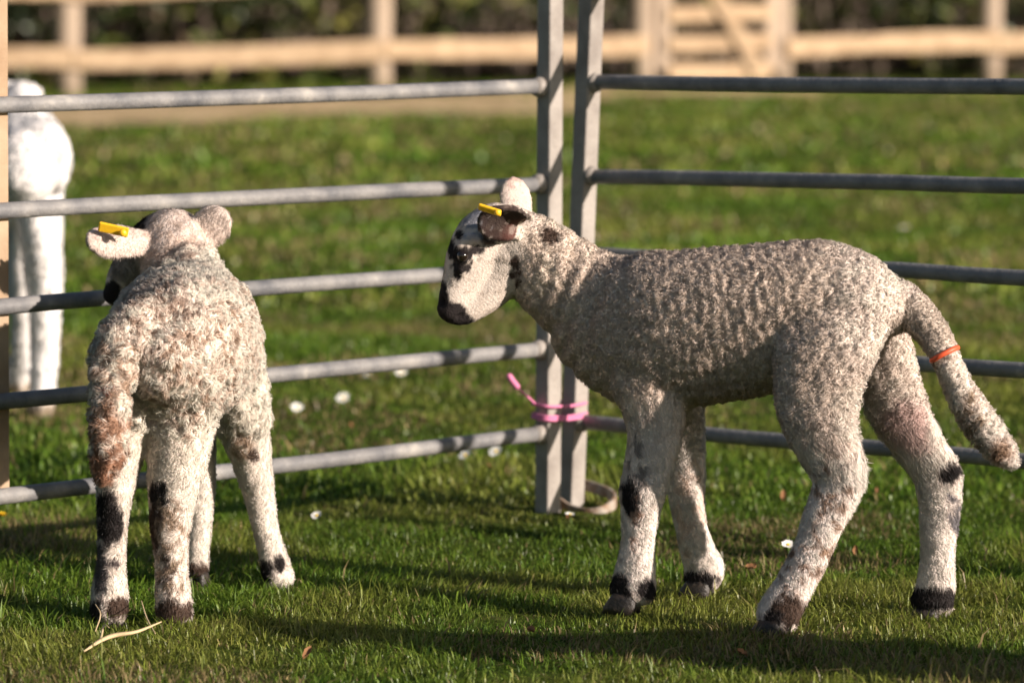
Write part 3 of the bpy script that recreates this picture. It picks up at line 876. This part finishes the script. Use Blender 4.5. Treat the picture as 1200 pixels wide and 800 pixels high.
# ---------------- white sheep beyond the hurdle, from behind
def white_sheep():
    Fw = np.array((0.0, 1.0, 0))
    mb = MB()
    limb(mb, [(28, 195, 6.70, 48, 38), (26, 192, 6.76, 62, 50), (22, 190, 6.86, 70, 58), (18, 186, 7.0, 70, 60), (15, 180, 7.15, 64, 54), (14, 168, 7.25, 46, 38)], (0, 0, 1), 3, 20)
    limb(mb, [(14, 165, 7.2, 40, 34), (20, 135, 7.28, 26, 24), (25, 115, 7.34, 22, 20)], (0, 1, 0), 3)
    limb(mb, [(24, 116, 7.33, 19, 17), (25, 118, 7.42, 17, 15), (25, 126, 7.48, 11, 10)], (0, 0, 1), 2)
    ear(mb, P(18, 108, 7.33), P(-12, 100, 7.33), (0, 1, 0), 0.018, 0.005, 0.5)
    ear(mb, P(32, 106, 7.33), P(50, 112, 7.34), (0, 1, 0), 0.014, 0.005, 0.5)
    limb(mb, [(34, 190, 6.80, 60, 40), (42, 230, 6.77, 54, 32), (48, 280, 6.76, 40, 25), (52, 335, 6.77, 27, 21), (52, 400, 6.78, 18, 17), (50, 450, 6.78, 16, 16), (47, 478, 6.78, 17, 17)], Fw)
    limb(mb, [(-8, 225, 6.75, 34, 28), (-12, 285, 6.76, 26, 21), (-14, 340, 6.77, 18, 18), (-12, 400, 6.78, 14, 14), (-12, 450, 6.78, 13, 13), (-12, 478, 6.78, 16, 15)], Fw)
    limb(mb, [(28, 215, 7.05, 36, 26), (28, 290, 7.08, 28, 19), (28, 370, 7.1, 20, 15), (27, 425, 7.12, 15, 13), (26, 455, 7.13, 15, 14)], Fw)
    limb(mb, [(-2, 235, 7.1, 30, 22), (-4, 300, 7.12, 20, 15), (-4, 370, 7.13, 14, 13), (-4, 425, 7.13, 12, 12), (-4, 455, 7.13, 13, 13)], Fw)
    limb(mb, [(40, 160, 6.74, 34, 24), (58, 165, 6.71, 30, 20), (68, 184, 6.72, 22, 16), (70, 204, 6.72, 14, 11), (70, 218, 6.72, 8, 7)], Fw)
    V, F = remeshed(mb, 0.006, 4)
    C = np.array((0.93, 0.88, 0.85)) * np.ones((len(V), 1)) * (0.93 + 0.15 * fbm(V, 0.05, 3)[:, None])
    C = paint(V, C, [(20, 480, 6.8, 80, 12, (0.35, 0.28, 0.2), dict(rd=0.5, soft=0.4))])
    origin = np.array((*P(25, 300, 6.95)[:2], 0.0))
    root = empty("sheep", origin, "white sheep standing blurred behind the left metal hurdle, rump towards us", "sheep")
    comb = np.tile((0.0, -0.2, -0.9), (len(V), 1))
    finish_lamb(root, origin, V, F, C, 0.009 * np.ones(len(V)), np.ones(len(V)), comb,
                [dict(sel=np.ones(len(V)), n=45000, width=0.0020, curl=0.7, seed=9, clump=0.012, clump_amp=0.8, lift=0.35, nmix=0.12, speck=0.03)], (fbm(V, 0.03, 4) - 0.5) * 0.006)
    for a in ((48, 488, 6.78), (-12, 488, 6.78), (27, 464, 7.13), (-4, 464, 7.13)):
        hoof(*a, Fw, 0.022, root, origin)

LAMBS = True
if LAMBS:
    lamb_r = right_lamb()
    left_lamb()
    white_sheep()

# a third lamb stands just out of the picture on the right; only its shadow is seen
if LAMBS:
    c = lamb_r.copy(); COL.objects.link(c)
    c.location = (1.16, 3.86, 0.0)
    c.rotation_euler = (0, 0, math.radians(18))
    c["label"] = "lamb standing outside the picture to the right whose shadow falls on the near grass"
    for ch in list(lamb_r.children):
        d = ch.copy(); COL.objects.link(d); d.parent = c
        for g in list(ch.children):
            e = g.copy(); COL.objects.link(e); e.parent = d

# ------------------------------------------------------------------ metal hurdles
def hurdle(label, corner_post, far_post, rails, outward, mid_post=None, loops=True):
    """corner_post / far_post: (bottom, top) points; rails: list of (start, end)"""
    b0, t0 = corner_post
    b1, t1 = far_post
    o0 = np.array((b0[0], b0[1], 0.0))
    root = empty("metal_hurdle", o0, label, "metal hurdle", "metal hurdles penning the lambs")
    along = unit((b1 - b0) * np.array((1, 1, 0)))
    outw = unit(np.asarray(outward, float))
    for a, b in ((b0, t0), (b1, t1)):
        mb = MB(); box(mb, a, b, along, 0.025, outw, 0.025)
        mb.build("post", M['post'], root, False, o0, 0.0022)
    for k, (a, b) in enumerate(rails):
        mb = MB()
        d = unit(b - a)
        L_ = np.linalg.norm(b - a)
        n = 24
        ts = np.linspace(0, 1, n + 1)
        sag = (fbm(np.stack((ts * 1.7, ts * 0 + k * 3.1, ts * 0), 1), 0.35, 12, 2) - 0.5) * 0.004
        pts = a + np.outer(ts, b - a) + np.outer(sag, (0, 0, 1))
        tube(mb, pts, np.full(n + 1, 0.0098), outw, 16, 1, False)
        mb.build("rail", M['galv'], root, True, o0)
        for e, s in ((a, 1), (b, -1)):
            mb = MB()
            q = e + d * s * 0.0135
            tube(mb, [q - d * s * 0.002, q + d * s * 0.003, q + d * s * 0.009], [0.0135, 0.0128, 0.0102], outw, 14, 1, False)
            w_ = mb.build("weld", M['post'], root, True, o0)
    if mid_post:
        (m0, m1) = mid_post
        mb = MB(); box(mb, m0, m1, along, 0.030, outw, 0.006)
        o = mb.build("upright", M['dirty'], root, False, o0, 0.001)
        o["label"] = "stained flat upright welded across the rails"
    return root, o0, along

# left hurdle: rails seen at x = 0 and at the corner post
CL, NL = 5.60, 4.97
lcorner_b, lcorner_t = P(642, 601, CL), P(645, 0, CL)
lcorner_t = lcorner_b + (lcorner_t - lcorner_b) * 1.50
yl = [(-28, -38), (124, 102), (247, 215), (359, 314), (470, 409), (582, 508)]
A = P(640, 300, CL); B = P(0, 300, NL)
dirL = (B - A)[:2]
lr = []
for y0, y1 in yl:
    a = P(640, y1, CL); b = P(0, y0, NL)
    lr.append((a, a + (b - a) * 2.02))
a = P(640, -150, CL); lr.append((a, a + (P(0, -150, NL) - a) * 2.02))
lfar_b = lcorner_b + (lr[-2][1] - lr[-2][0]); lfar_b[2] = 0.0
lfar_t = lfar_b + np.array((0, 0, lcorner_t[2]))
alongL = unit(np.array((dirL[0], dirL[1], 0)))
outL = np.array((alongL[1], -alongL[0], 0)); outL = outL if outL[1] > 0 else -outL
mx = P(6, 582, NL)
mp0 = mx + outL * 0.0135 + np.array((0, 0, -0.004)); 
mp1 = P(6, 124, NL) + outL * 0.0135; mp1[2] = lr[-1][0][2]
rt, o0, _ = hurdle("galvanised metal hurdle on the left with the cream lamb looking through its rails",
                   (lcorner_b, lcorner_t), (lfar_b, lfar_t), lr, outL, (mp0, mp1))

# right hurdle, leaning outwards
CR, NR = 5.66, 5.12
rcorner_b, rcorner_t = P(669, 600, CR), P(693, 0, CR)
rcorner_t = rcorner_b + (rcorner_t - rcorner_b) * 1.45
yr = [(-12, -14), (97, 103), (206, 218), (298, 325), (398, 434), (494, 540)]
rr = []
for y0, y1 in yr:
    f = (y0 - 0) / 600
    xx = 693 + (669 - 693) * f
    a = P(xx, y0, CR); b = P(1200, y1, NR)
    rr.append((a, a + (b - a) * 1.78))
rfar_b = rcorner_b + (rr[-1][1] - rr[-1][0]); rfar_b[2] = 0.0
rfar_t = rfar_b + (rcorner_t - rcorner_b)
dR = unit((rr[2][1] - rr[2][0]) * np.array((1, 1, 0)))
outR = np.array((-dR[1], dR[0], 0)); outR = outR if outR[1] > 0 else -outR
rt2, o2, _ = hurdle("metal hurdle on the right with its shaded dark rails behind the grey lamb",
                    (rcorner_b, rcorner_t), (rfar_b, rfar_t), rr, outR)
# strap loop at the foot of the right hurdle
def strap(pts, hgt, name, parent, origin, thick=0.003):
    D = resample(np.array(pts), 6)
    T = unit(np.gradient(D, axis=0)); N_ = unit(np.cross(T, (0, 0, 1)))
    up = np.array((0, 0, hgt / 2))
    rings = [np.array((p - up - n * thick / 2, p - up + n * thick / 2, p + up + n * thick / 2, p + up - n * thick / 2)) for p, n in zip(D, N_)]
    mb = MB(); loft(mb, rings)
    return mb.build(name, M['rust'], parent, False, origin)
strap([P(636, 599, 5.62), P(652, 588, 5.63), P(668, 597, 5.62), P(690, 602, 5.60), P(710, 597, 5.60), P(721, 586, 5.63), P(712, 577, 5.68), P(692, 570, 5.72), P(676, 566, 5.74), P(672, 574, 5.70)], 0.015, "foot_loop", rt2, o2, 0.004)

# pink baling twine round both corner posts
def twine():
    o = np.array((*P(656, 480, 5.6)[:2], 0.0))
    mb = MB()
    for k, dy in enumerate((0, 12)):
        lo = [P(624, 473 + dy, 5.60), P(640, 476 + dy, 5.575), P(657, 476 + dy, 5.59), P(672, 475 + dy, 5.622), P(686, 472 + dy, 5.655), P(684, 471 + dy, 5.69), P(656, 470 + dy, 5.68), P(630, 471 + dy, 5.63), P(624, 473 + dy, 5.602)]
        lo = resample(np.array(lo), 5)
        tube(mb, lo, np.full(len(lo), 0.0021), (0, 0, 1), 8, 1)
        lo2 = lo + np.array((0, 0, -0.0040)); lo2[:, 1] -= 0.001
        if k: tube(mb, lo2, np.full(len(lo), 0.0024), (0, 0, 1), 8, 1)
    end = resample(np.array([P(630, 476, 5.60), P(622, 468, 5.585), P(612, 459, 5.575), P(603, 448, 5.57)]), 5)
    tube(mb, end, np.full(len(end), 0.0016), (0, 0, 1), 8, 1)
    kn = resample(np.array([P(606, 453, 5.57), P(601, 447, 5.57), P(597, 441, 5.57)]), 4)
    tube(mb, kn, np.full(len(kn), 0.0042), (0, 0, 1), 8, 1)
    t = mb.build("baling_twine", M['twine'], None, True, o)
    t.location = tuple(o)
    tag(t, "bright pink twine tying the two hurdle posts together", "twine")
twine()

# ------------------------------------------------------------------ timber fence, gate, hedge
def timber(name, a, b, wv, w_, tv, t_, mat, parent, origin, half=False, seed=0):
    """rail or board: slightly bowed, rounded face"""
    a, b = np.asarray(a, float), np.asarray(b, float)
    wv, tv = unit(np.asarray(wv, float)), unit(np.asarray(tv, float))
    mb = MB(); rings = []
    n = 9
    r = np.random.default_rng(seed)
    for i in range(n):
        t = i / (n - 1)
        c = a + (b - a) * t + wv * w_ * 0.08 * math.sin(3 * t + seed) + tv * t_ * 0.05 * math.sin(5 * t + seed)
        k = 1 + 0.06 * r.standard_normal()
        pr = []
        if half:
            for q in np.linspace(0, math.pi, 7): pr.append(c + wv * math.cos(q) * w_ / 2 * k - tv * math.sin(q) * t_ * k)
        else:
            for sx, sy in ((-1, -0.8), (-0.8, -1), (0.8, -1), (1, -0.8), (1, 0.8), (0.8, 1), (-0.8, 1), (-1, 0.8)):
                pr.append(c + wv * sx * w_ / 2 * k + tv * sy * t_ / 2)
        rings.append(np.array(pr))
    loft(mb, rings)
    # timber texture runs along the piece: keep the mesh in fence coordinates
    return mb.build(name, mat, parent, False, origin)

def fence_pt(px, z):
    """point on the fence line seen in picture column px"""
    k = (px - 600) / FPX
    y = 24.9 / (1 - 0.42 * k * 1.0039)
    return np.array((k * y * 1.0039, y, z))
fdir = unit(np.array((1, 0.42, 0))); fout = np.array((0.387, -0.92, 0)); fout = unit(fout)   # towards the camera
def timber_fence():
    c = fence_pt(600, 0)
    rt = empty("wooden_fence", c, "new pale timber post and rail fence across the far side of the field", "wooden fence")
    posts = [-620, -280, 83, 445, 752, 912, 1157, 1500, 1850]
    for i, px in enumerate(posts):
        p = fence_pt(px, -0.05)
        w_ = 0.145
        mb = MB()
        rings = []
        for z in np.linspace(-0.05, 1.25, 6):
            th = np.linspace(0, 2 * np.pi, 12, endpoint=False)
            rings.append(np.array((p[0], p[1], z)) + np.stack((np.cos(th) * w_ / 2, np.sin(th) * w_ / 2, 0 * th), 1) * (1 + 0.03 * math.sin(9 * z + i)))
        loft(mb, rings)
        mb.build("post", M['postwood'], rt, True, c)
    zs = [0.238, 0.63, 0.95, 1.2]
    for i in range(len(posts) - 1):
        if i == 4: continue          # gateway
        for k, z in enumerate(zs):
            a, b = fence_pt(posts[i], z), fence_pt(posts[i + 1], z)
            a = a + fout * 0.078; b = b + fout * 0.078
            a[2] += 0.02 * math.sin(i * 2.1 + k); b[2] += 0.02 * math.sin(i * 2.1 + 2.1 + k)
            a[2] += 0.045 * (posts[i] - 600) / 1200; b[2] += 0.045 * (posts[i + 1] - 600) / 1200
            g = unit(b - a) * 0.004
            timber("rail", a + g, b - g, (0, 0, 1), 0.116, -fout, 0.045, M['wood'], rt, c, False, i * 5 + k)
    # gate
    gp = fence_pt(775, 0)
    gt = empty("wooden_gate", gp, "pale timber field gate with a diagonal brace set in the far fence", "gate")
    z0, z1 = 0.10, 1.15
    for px in (771, 897):
        a = fence_pt(px, z0) + fout * 0.05; b = a.copy(); b[2] = z1
        timber("stile", a, b, fdir, 0.09, fout, 0.05, M['postwood'], gt, gp)
    for k, z in enumerate((0.10, 0.265, 0.435, 0.63, 0.85, 1.07)):
        a, b = fence_pt(775, z) + fout * 0.088, fence_pt(894, z) + fout * 0.088
        timber("board", a, b, (0, 0, 1), 0.10, fout, 0.022, M['wood'], gt, gp, False, 60 + k)
    a, b = fence_pt(792, 0.83) + fout * 0.118, fence_pt(878, 0.10) + fout * 0.118
    timber("brace", a, b, np.cross(fout, unit(b - a)), 0.085, fout, 0.03, M['wood'], gt, gp, False, 70)
timber_fence()

def hedge():
    c = fence_pt(600, 0) + np.array((0, 2.2, 0))
    rt = empty("hedge", c, "dark overgrown hedge of green and yellow leaves behind the timber fence", "hedge")
    r = np.random.default_rng(5)
    n = 65000
    t = r.uniform(-11, 11, n)
    dep = np.abs(r.standard_normal(n)) * 0.55
    z = r.random(n) ** 0.85 * 2.6 + 0.02
    p = np.stack((t, dep * 2, z), 1)
    nz = fbm(p, 0.55, 81, 3)
    keep = nz + 0.16 * (r.random(n) - 0.5) > 0.41 + 0.12 * (z < 0.35)
    t, dep, z, nz = t[keep], dep[keep], z[keep], nz[keep]
    n = len(t)
    x = c[0] + t; y = c[1] + 0.42 * t + dep - 0.9 * (nz - 0.45) * 2 
    ce = np.stack((x, y, z), 1)
    a = unit(r.standard_normal((n, 3))); b = unit(np.cross(a, r.standard_normal((n, 3))))
    sz = 0.03 + 0.035 * r.random((n, 1))
    V = np.stack((ce - a * sz, ce + b * sz * 0.55, ce + a * sz, ce - b * sz * 0.55), 1).reshape(-1, 3)
    i = np.arange(n) * 4
    pal = np.array([(0.030, 0.048, 0.014), (0.05, 0.075, 0.018), (0.10, 0.12, 0.022), (0.16, 0.15, 0.03), (0.09, 0.06, 0.035)])
    ph = fbm(np.stack((t, 0 * t, z), 1), 0.8, 85, 3)
    ci = np.clip((ph * 6 - 1.6 + r.random(n) * 1.6).astype(int), 0, 3)
    ci[r.random(n) < 0.10] = 4
    C = pal[ci] * 1.35 * (0.6 + 0.7 * r.random((n, 1)))
    me = mesh_np("foliage", V - c, np.stack((i, i + 1, i + 2, i + 3), 1))
    add_col(me, np.repeat(C, 4, 0))
    o = obj("foliage", me, M['leaf'], rt); o["kind"] = "stuff"
    # inner branches and stems
    mb = MB()
    for k in range(420):
        t0 = r.uniform(-11, 11)
        b0 = np.array((c[0] + t0, c[1] + 0.42 * t0 + r.uniform(0.2, 1.2), 0))
        lean = np.array((r.normal() * 0.35, r.normal() * 0.2 - 0.1, 0))
        h = r.uniform(1.2, 2.6)
        pts = [b0, b0 + lean * 0.4 + (0, 0, h * 0.4), b0 + lean * 1.1 + (0, 0, h)]
        rr_ = r.uniform(0.012, 0.035)
        tube(mb, pts, [rr_, rr_ * 0.7, rr_ * 0.3], (0, 1, 0), 5, 1, False)
    o = mb.build("branch", M['bark'], rt, False, c); o["kind"] = "stuff"
    # dense inner mass of old growth behind, uneven surface
    gx_, gz_ = np.arange(-14, 14.01, 0.25), np.arange(-0.1, 3.3, 0.2)
    X, Z = np.meshgrid(gx_, gz_)
    q = np.stack((X.ravel(), 0 * X.ravel(), Z.ravel()), 1)
    Yb = c[1] + 0.42 * X.ravel() + 1.3 + (fbm(q, 0.7, 95, 3) - 0.5) * 1.2
    Vf = np.stack((c[0] + X.ravel(), Yb, Z.ravel()), 1)
    Vb = Vf.copy(); Vb[:, 1] = c[1] + 0.42 * X.ravel() + 2.6
    nx, nz2 = len(gx_), len(gz_)
    I = np.arange(nx * nz2).reshape(nz2, nx)
    Qf = np.stack((I[:-1, :-1].ravel(), I[:-1, 1:].ravel(), I[1:, 1:].ravel(), I[1:, :-1].ravel()), 1)
    m_ = nx * nz2
    top = np.stack((I[-1, :-1], I[-1, 1:], I[-1, 1:] + m_, I[-1, :-1] + m_), 1)
    me = mesh_np("old_growth", np.vstack((Vf, Vb)) - c, np.vstack((Qf, Qf[:, ::-1] + m_, top)), True)
    o = obj("old_growth", me, M['bark'], rt); o["kind"] = "stuff"
hedge()

# ------------------------------------------------------------------ small things in the grass
def G(px, py):
    """ground point under a picture pixel"""
    lo, hi = 2.0, 60.0
    for _ in range(40):
        m_ = (lo + hi) / 2
        if P(px, py, m_)[2] > 0: lo = m_
        else: hi = m_
    p = P(px, py, lo); p[2] = float(gz(p[0], p[1]))
    return p

def daisy_parts(root, tilt, seed, size=1.0):
    r = random.Random(seed)
    h = 0.030 * size
    mb = MB(); tube(mb, [(0, 0, -0.004), (0.002, 0, h * 0.5), (0, 0, h)], [0.0008, 0.0007, 0.0007], (0, 1, 0), 6, 1, False)
    mb.build("stem", M['stem'], root, True)
    nrm = unit(np.array((tilt[0], tilt[1], 1.0)))
    a = unit(np.cross(nrm, (0, 1, 0.2))); b = np.cross(nrm, a)
    cc = np.array((0, 0, h))
    mb = MB()
    for k in range(14):
        t = 2 * math.pi * k / 14 + r.uniform(-0.1, 0.1)
        d = a * math.cos(t) + b * math.sin(t); s = np.cross(nrm, d)
        L_ = 0.0095 * size * r.uniform(0.85, 1.1)
        mb.add([cc + d * 0.002 - s * 0.0010, cc + d * 0.002 + s * 0.0010, cc + d * L_ * 0.75 + s * 0.0019 + nrm * 0.0012, cc + d * L_ + nrm * 0.0018, cc + d * L_ * 0.75 - s * 0.0019 + nrm * 0.0012],
               [(0, 1, 2, 4)], [(4, 2, 3)])
    mb.build("petals", M['petal'], root)
    ball("flower_centre", M['yellow'], cc + nrm * 0.001, 0.0024 * size, root, (0, 0, 0), (1, 1, 0.6))

daisy_spots = [
    (402, 476, "upright white daisy in the grass between the lower left rails", 1.25), (348, 484, "white daisy just left of the upright one, between the lower left rails", 1.1),
    (470, 444, "low white daisy close under the fourth rail from the ground", 1.1), (432, 441, "faint white daisy beside the foot of the low one under the fourth rail", 0.9),
    (545, 541, "white daisy half hidden just below the bottom rail near the corner", 1.1), (581, 536, "bright white daisy just below the bottom rail, nearest the corner post", 1.1),
    (1060, 268, "small white daisy far off above the right hurdle's middle rail", 1.4), (371, 603, "tiny white daisy in the shaded grass to the right of the cream lamb", 0.8), (668, 602, "tiny white daisy at the foot of the corner posts", 0.7),
    (923, 642, "white daisy between the grey lamb's hind legs", 0.85),
]
for k, (px, py, lab, s) in enumerate(daisy_spots):
    p = G(px, py + 18)
    rt_ = empty("daisy", p, lab, "daisy", "white daisies in the grass")
    daisy_parts(rt_, (random.uniform(-0.5, 0.5), random.uniform(-0.9, -0.1)), k, s)
p = G(3, 625)
rt_ = empty("dandelion", p, "yellow dandelion at the foot of the left hurdle's upright", "flower")
mb = MB(); tube(mb, [(0, 0, -0.004), (0.001, 0, 0.01), (0, 0, 0.022)], [0.001, 0.001, 0.001], (0, 1, 0), 6, 1, False); mb.build("stem", M['stem'], rt_, True)
mb = MB()
for k in range(36):
    t = k * 2.4; rr_ = 0.003 + 0.006 * (k / 36)
    d = np.array((math.cos(t), math.sin(t), 0)); s = np.array((-math.sin(t), math.cos(t), 0))
    c_ = np.array((0, 0, 0.022))
    mb.add([c_ - s * 0.0008, c_ + s * 0.0008, c_ + d * rr_ + s * 0.001 + (0, 0, 0.006 - 0.004 * k / 36), c_ + d * rr_ - s * 0.001 + (0, 0, 0.006 - 0.004 * k / 36)], [(0, 1, 2, 3)])
mb.build("petals", M['yellow'], rt_)

# dry twig in front of the cream lamb
o = G(145, 775)
mb = MB()
pt = [G(99, 778) + (0, 0, 0.012), G(118, 773) + (0, 0, 0.019), G(135, 771) + (0, 0, 0.023), G(160, 770) + (0, 0, 0.026), G(189, 762) + (0, 0, 0.030)]
tube(mb, pt, [(0.0009, 0.0009), (0.0018, 0.003), (0.0024, 0.0034), (0.0016, 0.0026), (0.0006, 0.0008)], (0, 0, 1), 8, 4)
tube(mb, [pt[1], G(122, 762) + (0.0, 0, 0.026), G(128, 766) + (0, 0, 0.027)], [0.0014, 0.001, 0.0005], (0, 0, 1), 6, 3)
t = mb.build("straw", M['straw'], None, True, o); t.location = tuple(o)
tag(t, "pale dry stalk lying on the grass before the cream lamb", "dry stalk")
o = G(170, 752)
mb = MB(); tube(mb, [G(182, 765) + (0, 0, 0.020), G(172, 752) + (0, 0, 0.026), G(166, 735) + (0, 0, 0.03)], [0.0006, 0.0009, 0.0005], (0, 0, 1), 6, 3)
tube(mb, [G(112, 762) + (0, 0, 0.020), G(118, 748) + (0, 0, 0.026), G(112, 740) + (0, 0, 0.03)], [0.0006, 0.0009, 0.0005], (0, 0, 1), 6, 3)
t = mb.build("dry_stems", M['straw'], None, True, o); t.location = tuple(o); t["kind"] = "stuff"
tag(t, "thin dry stems standing by the cream lamb's hooves", "dry stems")

# dead leaves
leaf_spots = [(622, 742, "curled brown leaf on the sunlit grass in front of the grey lamb's front hooves"), (360, 772, "small brown leaf low in the foreground grass"),               (880, 663, "brown leaf between the grey lamb's front and hind legs"), (1002, 645, "orange-brown leaf between the grey lamb's hind legs"), (1028, 573, "orange-brown leaf behind the grey lamb's near hock"),
              (668, 606, "rusty leaf by the feet of the corner posts"), (575, 545, "brown leaf beside the bright daisy below the bottom rail"),
              (412, 497, "orange leaf behind the upright daisy"), (918, 580, "dull brown leaf in the grass ahead of the near hind leg"), (870, 770, "brown leaf in the lower foreground shade")]
for k, (px, py, lab) in enumerate(leaf_spots):
    p = G(px, py + 10)
    r = random.Random(k)
    mb = MB()
    a = r.uniform(0, 6.28); L_ = r.uniform(0.004, 0.007)
    ax = np.array((math.cos(a), math.sin(a), 0)); ay = np.array((-math.sin(a), math.cos(a), 0))
    V = []
    for i in range(7):
        t = -1 + i / 3
        w_ = 0.55 * L_ * math.sqrt(max(1 - t * t, 0.02))
        for s in (-1, -0.4, 0.4, 1):
            V.append(ax * t * L_ + ay * s * w_ + np.array((0, 0, 0.012 + 0.45 * L_ * s * s + 0.3 * L_ * t + r.uniform(-0.001, 0.001))) + np.array((0, -0.3, 0)) * 0)
    Qd = [(i * 4 + j, i * 4 + j + 1, i * 4 + j + 5, i * 4 + j + 4) for i in range(6) for j in range(3)]
    V = np.array(V); V[:, 2] += V[:, 1] * 0.6
    mb.add(np.vstack((V, V - (0, 0, 0.0006))), Qd + [(q[3] + 28, q[2] + 28, q[1] + 28, q[0] + 28) for q in Qd])
    o = mb.build("fallen_leaf", M['brown'], None, True); o.location = tuple(p)
    tag(o, lab, "leaf", "dead leaves lying in the grass")
